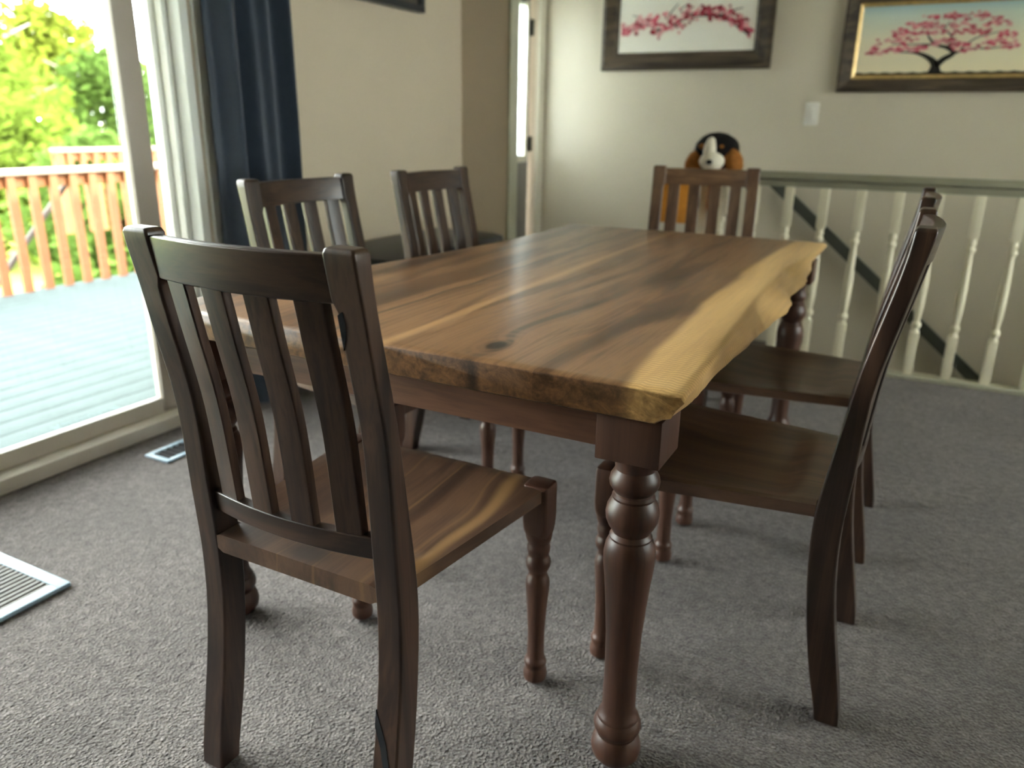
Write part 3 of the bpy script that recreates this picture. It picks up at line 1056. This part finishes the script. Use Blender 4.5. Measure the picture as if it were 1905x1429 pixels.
def painting(name, x0, x1, z0, z1, w, lab, gold, canvas):
    root = empty(name, ((x0 + x1) / 2, YB - 0.0, z0))
    tag(root, lab, 'painting')
    inv = Matrix.Translation(-Vector(root.location))

    def mk(g, nm, mat):
        g.v = [tuple(inv @ Vector(p)) for p in g.v]
        return g.build(nm, mat, root, smooth=False)
    for g in frame_bars(x0, x1, z0, z1, w, YB - 0.045, YB - 0.002):
        mk(g, 'frame_bar', M['frame_brown'])
    lw = 0.022
    for g in frame_bars(x0 + w - 0.002, x1 - w + 0.002, z0 + w - 0.002, z1 - w + 0.002, lw, YB - 0.030, YB - 0.002):
        mk(g, 'gold_liner', M['frame_gold'] if gold else M['frame_brown'])
    ix0, ix1, iz0, iz1 = x0 + w + lw - 0.004, x1 - w - lw + 0.004, z0 + w + lw - 0.004, z1 - w - lw + 0.004
    mk(MB().box(ix0, ix1, YB - 0.014, YB - 0.004, iz0, iz1), 'canvas', canvas)
    return root, mk, (ix0, ix1, iz0, iz1)


def daub(g, x, z, rx, rz_, y, mi, seed, n=9):
    rnd = random.Random(seed)
    pts = []
    for k in range(n):
        a = 2 * PI * k / n
        q = 1 + rnd.uniform(-.3, .3)
        pts.append((x + rx * q * math.cos(a), z + rz_ * q * math.sin(a)))
    v = [(p[0], y, p[1]) for p in pts] + [(p[0], y + 0.002, p[1]) for p in pts]
    f = [tuple(range(n))] + [(i, (i + 1) % n, n + (i + 1) % n, n + i) for i in range(n)]
    g.add(v, f, mi)


def stroke(g, pts, y, mi=0):
    """painted stroke of varying width: points (x, z, half width)"""
    v, f = [], []
    for i, (x, z, w) in enumerate(pts):
        a = pts[max(i - 1, 0)]
        c = pts[min(i + 1, len(pts) - 1)]
        dx, dz = c[0] - a[0], c[1] - a[1]
        L = math.hypot(dx, dz) or 1
        nx_, nz_ = -dz / L, dx / L
        for yy in (y, y + 0.002):
            v += [(x + nx_ * w, yy, z + nz_ * w), (x - nx_ * w, yy, z - nz_ * w)]
    for i in range(len(pts) - 1):
        a, c = i * 4, i * 4 + 4
        f += [(a, a + 1, c + 1, c), (a, a + 2, c + 2, c) if False else (a, c, c + 2, a + 2), (a + 1, a + 3, c + 3, c + 1)]
    g.add(v, f, mi)


# painting 1: blossoming branch on white
pr, mk, (ax0, ax1, az0, az1) = painting('blossom_branch_painting', -2.035, -0.952, 1.500, 2.13, 0.088, 'dark rustic framed painting of a pink blossom branch on white', False, M['canvas_white'])
W_, H_ = ax1 - ax0, 0.36


def A(u, v_):
    return ax0 + u * W_, az0 + v_ * H_


def curve(pts, steps=8):
    out = []
    for i in range(len(pts) - 1):
        for s_ in range(steps):
            t = s_ / steps
            p0, p1, p2, p3 = (pts[max(i - 1, 0)], pts[i], pts[i + 1], pts[min(i + 2, len(pts) - 1)])
            out.append(tuple(0.5 * (2 * b_ + (c_ - a_) * t + (2 * a_ - 5 * b_ + 4 * c_ - d_) * t * t + (3 * b_ - a_ - 3 * c_ + d_) * t ** 3) for a_, b_, c_, d_ in zip(p0, p1, p2, p3)))
    out.append(pts[-1])
    return out


YP = YB - 0.0165
g = MB()
br = [(0.06, 0.33, .002), (0.12, 0.40, .004), (0.20, 0.47, .006), (0.30, 0.37, .008), (0.40, 0.42, .009), (0.47, 0.52, .010), (0.56, 0.58, .011), (0.70, 0.57, .012), (0.80, 0.50, .014), (0.88, 0.40, .017), (0.97, 0.27, .022)]
stroke(g, curve([(A(u, v_)[0], A(u, v_)[1], w) for u, v_, w in br]), YP)
for tw in ([(0.40, .42, .005), (0.38, .60, .004), (0.44, .78, .002)], [(0.50, .55, .005), (0.46, .68, .003), (0.52, .76, .002)], [(0.80, .50, .006), (0.83, .62, .004), (0.90, .66, .002)],
           [(0.20, .47, .004), (0.16, .58, .003), (0.10, .62, .002)]):
    stroke(g, curve([(A(u, v_)[0], A(u, v_)[1], w) for u, v_, w in tw]), YP)
mk(g, 'branch_paint', M['ink'])
g = MB()
rnd = random.Random(3)
for k in range(230):
    u = rnd.random() ** 0.9
    base = lerp([(p[0], p[1]) for p in br], u)
    amp = 0.22 if 0.22 < u < 0.55 else 0.12
    v_ = base + rnd.gauss(0.04, amp * 0.55)
    if not (0.03 < u < 0.97 and 0.12 < v_ < 0.86):
        continue
    if u > 0.6 and v_ < base - 0.08:
        continue
    x_, z_ = A(u, v_)
    r_ = rnd.uniform(.006, .015)
    daub(g, x_, z_, r_ * 1.2, r_, YP - 0.0008 - k * 2e-6, rnd.choice((0, 0, 1, 1, 2)) if u < .6 else rnd.choice((0, 2, 2, 1)), k)
mk(g, 'blossom_paint', [M['blossom'], M['blossom_pale'], M['blossom_deep']])

# painting 2: spreading pink tree
pr, mk, (ax0, ax1, az0, az1) = painting('blossom_tree_painting', -0.560, 0.470, 1.363, 1.905, 0.072, 'dark framed painting of a spreading pink tree with a gold inner edge', True, M['canvas_sky'])
W_, H_ = ax1 - ax0, az1 - az0
g = MB()
for tr_ in ([(0.48, 0.0, .040), (0.48, .10, .024), (0.47, .17, .018), (0.43, .25, .012), (0.37, .31, .008), (0.30, .33, .004), (0.22, .33, .002)],
            [(0.48, .12, .018), (0.52, .22, .014), (0.57, .30, .011), (0.53, .38, .009), (0.46, .43, .007), (0.42, .52, .005), (0.40, .60, .003)],
            [(0.57, .30, .008), (0.66, .36, .005), (0.78, .36, .003), (0.9, .40, .002)],
            [(0.53, .38, .006), (0.55, .52, .004), (0.50, .64, .003), (0.52, .74, .002)],
            [(0.46, .43, .005), (0.33, .44, .003), (0.2, .45, .002)], [(0.60, .33, .005), (0.68, .50, .003), (0.80, .58, .002)]):
    stroke(g, curve([(A(u, v_)[0], A(u, v_)[1], w) for u, v_, w in tr_]), YP)
gr = []
for i in range(41):
    u = i / 40
    gr.append((A(u, 0)[0], A(0, 0.012)[1], 0.010 + 0.003 * math.sin(i * 1.9)))
stroke(g, gr, YP)
mk(g, 'trunk_paint', M['ink'])
g = MB()
rnd = random.Random(11)
k = 0
for cu, cv, su, sv_, n_ in ((.50, .82, .12, .035, 26), (.66, .80, .10, .03, 22), (.36, .72, .10, .035, 22), (.55, .68, .16, .03, 26), (.76, .70, .08, .03, 20), (.24, .60, .09, .035, 20), (.40, .60, .10, .03, 18),
                            (.70, .60, .14, .03, 26), (.84, .55, .07, .04, 22), (.22, .50, .09, .03, 18), (.50, .47, .08, .04, 22), (.60, .42, .07, .03, 24), (.80, .44, .12, .03, 26), (.20, .38, .10, .035, 26), (.36, .38, .09, .03, 22), (.90, .38, .05, .02, 12),
                            (.10, .33, .04, .025, 10), (.66, .35, .10, .02, 14)):
    for q in range(n_):
        u, v_ = rnd.gauss(cu, su * .6), rnd.gauss(cv, sv_ * .7)
        if not (0.03 < u < 0.97 and 0.2 < v_ < 0.95):
            continue
        x_, z_ = A(u, v_)
        r_ = rnd.uniform(.005, .011)
        daub(g, x_, z_, r_ * 1.5, r_ * .8, YP - 0.0008 - k * 1e-6, rnd.choice((0, 0, 0, 1, 1)), 1000 + k)
        k += 1
mk(g, 'blossom_paint', [M['blossom'], M['blossom_pale'], M['blossom_deep']])

sw = empty('light_switch', (-0.680, YB, 1.243))
tag(sw, 'white light switch plate between the two paintings', 'light switch')
MB().box(-0.040, 0.040, -0.007, 0, -0.064, 0.064, bev=0.003).build('plate', M['plastic_white'], sw)
MB().box(-0.016, 0.016, -0.013, -0.006, -0.033, 0.033, bev=0.002).build('rocker', M['plastic_white'], sw)

fp = empty('framed_picture', (XL, 3.2, 1.69))
tag(fp, 'dark framed picture high on the wall right of the curtain', 'picture')
for y0_, y1_, z0_, z1_ in ((-0.55, 0.47, 0.0, 0.035), (-0.55, 0.47, 0.615, 0.65), (-0.55, -0.515, 0.035, 0.615), (0.435, 0.47, 0.035, 0.615)):
    MB().box(0.0, 0.045, y0_, y1_, z0_, z1_, bev=0.004).build('frame_bar', M['frame_dark'], fp)
MB().box(0.0, 0.02, -0.515, 0.435, 0.035, 0.615).build('print', M['art_dark'], fp, smooth=False)

# ------------------------------------------------------------------ navy curtain
v, f = [], []
n_u, n_v = 120, 24
for lay in (0.0, 0.004):
    for j in range(n_v + 1):
        s_ = j / n_v
        z = 0.015 + 2.2 * s_
        for i in range(n_u + 1):
            u = i / n_u
            y = 2.200 + 0.378 * u + 0.012 * (1 - s_) * (u - 0.5)
            fold = 0.040 * math.sin(u * 2 * PI * 2.4 - 1.9 + 0.35 * math.sin(s_ * 3)) + 0.010 * math.sin(u * 2 * PI * 6.1 + s_ * 2.0)
            wr = 0.004 * mnoise.noise(Vector((u * 6, z * 5, 1.0)))
            v.append((XL + 0.085 + fold + wr + lay, y, z))
N1 = (n_u + 1) * (n_v + 1)
for lay in range(2):
    for j in range(n_v):
        for i in range(n_u):
            a = lay * N1 + j * (n_u + 1) + i
            f.append((a, a + 1, a + n_u + 2, a + n_u + 1))
tag(MB().add(v, f).build('curtain', M['curtain'], angle=80), 'navy blue curtain panel gathered beside the sliding door', 'curtain')

# ------------------------------------------------------------------ black bench under the framed picture
bn = empty('padded_bench', (-2.215, 3.22, 0))
tag(bn, 'low black padded bench against the left wall behind the chairs', 'bench')
MB().box(-0.235, 0.235, -0.52, 0.52, 0.06, 0.42, bev=0.02).build('base', M['bench'], bn)
MB().box(-0.24, 0.24, -0.53, 0.53, 0.42, 0.60, bev=0.055).build('cushion', M['bench'], bn)
for sx in (-0.19, 0.19):
    for sy in (-0.46, 0.46):
        MB().box(sx - 0.025, sx + 0.025, sy - 0.025, sy + 0.025, 0, 0.06).build('foot', M['bench'], bn, smooth=False)

# ------------------------------------------------------------------ floor registers
rg_ = empty('floor_register', (-2.02, 0.80, 0))
tag(rg_, 'ribbed grey floor grille with a pale blue border at the left', 'floor grille')
for a in ((-0.26, 0.22, 0.185, 0.218), (-0.26, 0.22, -0.218, -0.185), (0.187, 0.22, -0.185, 0.185), (-0.26, -0.227, -0.185, 0.185)):
    MB().box(a[0], a[1], a[2], a[3], 0.0, 0.012, bev=0.003).build('border', M['register'], rg_)
MB().box(-0.228, 0.188, -0.186, 0.186, 0.0, 0.003).build('backing', M['register_dark'], rg_, smooth=False)
for k in range(22):
    x_ = -0.218 + k * 0.0188
    MB().box(x_, x_ + 0.011, -0.184, 0.184, 0.003, 0.0115, bev=0.002).build('rib', M['register_rib'], rg_)
rv = empty('floor_vent', (-2.275, 1.80, 0))
tag(rv, 'small white floor vent by the foot of the sliding door', 'floor vent')
for a in ((-0.06, 0.06, -0.14, -0.12), (-0.06, 0.06, 0.12, 0.14), (-0.06, -0.042, -0.12, 0.12), (0.042, 0.06, -0.12, 0.12)):
    MB().box(a[0], a[1], a[2], a[3], 0, 0.008, bev=0.002).build('border', M['register'], rv)
MB().box(-0.043, 0.043, -0.121, 0.121, 0, 0.002).build('backing', M['register_dark'], rv, smooth=False)
for k in range(9):
    y_ = -0.112 + k * 0.026
    MB().box(-0.043, 0.043, y_, y_ + 0.008, 0.002, 0.007).build('louver', M['register_dark'], rv, smooth=False)

# ------------------------------------------------------------------ plush dog hung over the railing end
DX, DY, DZ = -0.965, RY, 0.955
dog = empty('plush_dog', (DX, DY, DZ))
tag(dog, 'black white and tan plush dog draped over the end of the railing', 'plush toy')
hd = MB().blob((0, -0.03, 0.092), (0.112, 0.100, 0.086), 4, 0.05, 3.0, 1).build('head', M['fur_black'], dog)
MB().blob((-0.012, -0.112, 0.085), (0.034, 0.040, 0.072), 3, 0.06, 4, 2).blob((0.002, -0.125, 0.040), (0.062, 0.055, 0.046), 3, 0.06, 4, 3).build('muzzle', M['fur_white'], hd)
MB().blob((0.004, -0.182, 0.040), (0.017, 0.012, 0.013), 2).build('nose', M['nose'], hd)
for s in (-1, 1):
    MB().blob((s * 0.098, -0.075, 0.028 + 0.012 * (s > 0)), (0.046, 0.050, 0.066), 3, 0.10, 3, 5 + s, rot=Matrix.Rotation(s * -0.35, 3, 'Y')).build('ear', M['fur_tan'], hd)
    MB().blob((s * 0.045 - 0.01, -0.108, 0.110), (0.020, 0.014, 0.014), 2, 0.1, 3, s).build('brow', M['fur_tan'], hd)
    MB().blob((s * 0.045 - 0.008, -0.116, 0.088), (0.008, 0.007, 0.009), 2).build('eye', M['nose'], hd)
MB().blob((-0.02, 0.128, 0.0), (0.09, 0.09, 0.10), 3, 0.08, 3, 9).blob((-0.02, 0.125, -0.17), (0.085, 0.07, 0.13), 3, 0.08, 3, 10).build('body', M['fur_black'], dog)
MB().tube([(0.020, -0.07, 0.0), (0.022, -0.095, -0.06), (0.022, -0.10, -0.13), (0.022, -0.105, -0.18), (0.022, -0.115, -0.205)], [0.035, 0.036, 0.034, 0.036, 0.026], 12).build('front_leg', M['fur_tan'], dog)
MB().tube([(0.085, -0.07, 0.0), (0.095, -0.095, -0.06), (0.10, -0.10, -0.13), (0.098, -0.105, -0.18), (0.098, -0.115, -0.215)], [0.030, 0.031, 0.029, 0.031, 0.022], 12).build('front_leg', M['fur_white'], dog)
# orange cloth bag hung on the newel post
ob = empty('orange_bag', (-1.132, RY - 0.135, 0.0))
tag(ob, 'orange cloth bag hanging at the railing, seen through the far chair slats', 'bag')
rings = []
for k in range(12):
    t = k / 11
    z = 0.690 + 0.19 * t
    w = 0.100 * (0.92 + 0.10 * math.sin(t * PI)) * (1 if t < .95 else .95)
    th = 0.045 * (0.55 + 0.6 * math.sin(min(1, t + 0.15) * PI)) + 0.006
    rings.append(rrect(-w, w, -th, th, z, min(th, 0.03) * .95, 5))
MB().loft(rings).build('pouch', M['orange_cloth'], ob, angle=60)
MB().tube([(-0.055, 0, 0.872), (-0.03, 0.01, 0.893), (0.04, 0.04, 0.905), (0.085, 0.082, 0.906), (0.08, 0.075, 0.899), (0.07, 0.03, 0.888), (0.06, 0.0, 0.872)], 0.006, 8).build('strap', M['orange_cloth'], ob)

# ------------------------------------------------------------------ outdoors: deck, railing, lawn, trees
DKZ = -0.10
deck = empty('deck', (0, 0, DKZ))
tag(deck, 'pale weathered plank deck outside the sliding door', 'deck')
px0 = XL - WT - 0.03
pm = MB().box(-0.0685, 0.0685, -3.2, 7.2, -0.03, 0.0, bev=0.003)
p0 = pm.build('plank', M['deck_board'], deck)
p0.location = (px0 - 0.07, 0, 0)
k = 1
while px0 - 0.07 - k * 0.143 > -5.98:
    c = p0.copy()
    col.objects.link(c)
    c.parent = deck
    c.location = (px0 - 0.07 - k * 0.143, 0, 0)
    k += 1
MB().box(-6.02, px0, -3.2, 7.2, -0.20, -0.035).build('joists', M['brace'], deck, smooth=False)


def deck_rail(name, x, y0, y1, ztop, lab):
    r = empty(name, (x, y0, DKZ))
    tag(r, lab, 'railing')
    L = y1 - y0
    zt = ztop - DKZ
    MB().box(-0.07, 0.07, 0, L, zt - 0.038, zt, bev=0.004).build('cap_rail', M['cap_rail'], r)
    MB().box(-0.02, 0.02, 0, L, zt - 0.13, zt - 0.04).build('top_rail', M['redwood'], r, smooth=False)
    pst = MB().box(-0.045, 0.045, -0.045, 0.045, -0.0, zt - 0.04)
    n = 0
    base = None
    y = 0.045
    while y < L:
        if base is None:
            base = pst.build('post', M['redwood'], r, smooth=False)
            base.location = (0.0, y, 0)
        else:
            c_ = base.copy()
            col.objects.link(c_)
            c_.parent = r
            c_.location = (0.0, y, 0)
        y += 1.8
    bb_ = MB().box(0.022, 0.060, -0.03, 0.03, 0.0, zt - 0.05)
    first = None
    y = 0.15
    while y < L:
        if first is None:
            first = bb_.build('baluster', M['redwood'], r, smooth=False)
            first.location = (0, y, 0)
        else:
            c_ = first.copy()
            col.objects.link(c_)
            c_.parent = r
            c_.location = (0, y, 0)
        y += 0.16
    return r


dr1 = deck_rail('deck_railing', -5.92, 1.2, 7.1, 0.79, 'redwood deck railing with orange balusters and paler cap')
MB().tube([(-0.10, 2.05, 0.03), (-0.10, 2.75, 0.76)], 0.022, 6).build('brace', M['brace'], dr1)

struct(MB().box(-90, 20, -60, 80, -1.9, -1.5).build('ground', M['lawn'], smooth=False), 'bright lawn beyond the deck')


def tree(az, dist, top, width, mat, lab, seed, trunk=True):
    rnd = random.Random(seed)
    x, y = math.sin(math.radians(az)) * dist, math.cos(math.radians(az)) * dist
    root = empty('tree', (x, y, -1.5))
    tag(root, lab, 'tree', 'trees beyond the deck')
    Ht = top + 1.5
    if trunk:
        g = MB().tube([(0, 0, 0), (0.1, 0.05, Ht * 0.3), (0.0, 0.1, Ht * 0.6), (0.05, 0, Ht * 0.85)], [0.17, 0.13, 0.09, 0.03], 8)
        for q in range(5):
            a = rnd.uniform(0, 2 * PI)
            g.tube([(0, 0.08, Ht * (.35 + .08 * q)), (math.cos(a) * width * .2, math.sin(a) * width * .2, Ht * (.5 + .08 * q)), (math.cos(a) * width * .38, math.sin(a) * width * .38, Ht * (.58 + .08 * q))], [0.06, 0.04, 0.015], 6)
        g.build('trunk', M['bark'], root)
    g = MB()
    lobes = []
    for q in range(26):
        a = rnd.uniform(0, 2 * PI)
        t = rnd.random()
        zc = Ht * (0.12 + 0.72 * t)
        rad = width * 0.5 * (0.65 * math.sin(PI * min(1, 0.25 + 0.7 * t)) + 0.1)
        lobes.append((math.cos(a) * rad * rnd.uniform(.3, 1), math.sin(a) * rad * rnd.uniform(.3, 1), zc, width * rnd.uniform(.14, .24)))
    lobes.append((0, 0, Ht * 0.88, width * .13))
    for q in range(5200):
        lx, ly, lz, lr = rnd.choice(lobes)
        dv = Vector((rnd.gauss(0, 1), rnd.gauss(0, 1), rnd.gauss(0, 1))).normalized() * lr * rnd.uniform(.55, 1.05)
        c_ = Vector((lx, ly, lz)) + dv
        if c_.z < 0.1:
            continue
        s_ = rnd.uniform(.09, .19) * max(0.8, dist / 24)
        e1 = Vector((rnd.gauss(0, 1), rnd.gauss(0, 1), rnd.gauss(0, .6))).normalized()
        e2 = e1.cross(Vector((rnd.gauss(0, 1), rnd.gauss(0, 1), rnd.gauss(0, 1)))).normalized()
        g.add([c_ - e1 * s_, c_ + e2 * s_ * .5, c_ + e1 * s_, c_ - e2 * s_ * .5], [(0, 1, 2, 3)])
    fo = g.build('foliage', mat, root, smooth=False)
    return root


tree(-61.5, 22, 4.3, 5.2, M['leaf_a'], 'tall bright tree at the left edge of the door view', 1)
tree(-57.2, 33, 5.0, 6.0, M['leaf_c'], 'yellow green tree in the middle of the door view', 2)
tree(-53.6, 27.5, 3.2, 4.2, M['leaf_b'], 'mid green rounded tree left of the door stile', 3)
tree(-50.2, 40, 3.4, 5.6, M['leaf_a'], 'low broad tree seen in the narrow strip right of the stile', 4)
tree(-58.9, 17, 1.2, 4.0, M['leaf_a'], 'low leafy bush just above the deck railing', 6, False)
tree(-54.8, 12.5, 0.95, 3.0, M['leaf_b'], 'darker low bush behind the deck railing near the stile', 7, False)
tree(-46.0, 24, 3.4, 5.0, M['leaf_b'], 'green tree hidden behind the door jamb and curtain', 8)
tree(-67.5, 32, 5.2, 5.0, M['leaf_a'], 'bright tree just outside the left of the door view', 9)

# deck corner section standing farther off, with its higher cap
deck_rail('far_deck_railing', -8.6, 5.55, 9.6, 0.83, 'farther redwood railing section with pale cap near the stile')
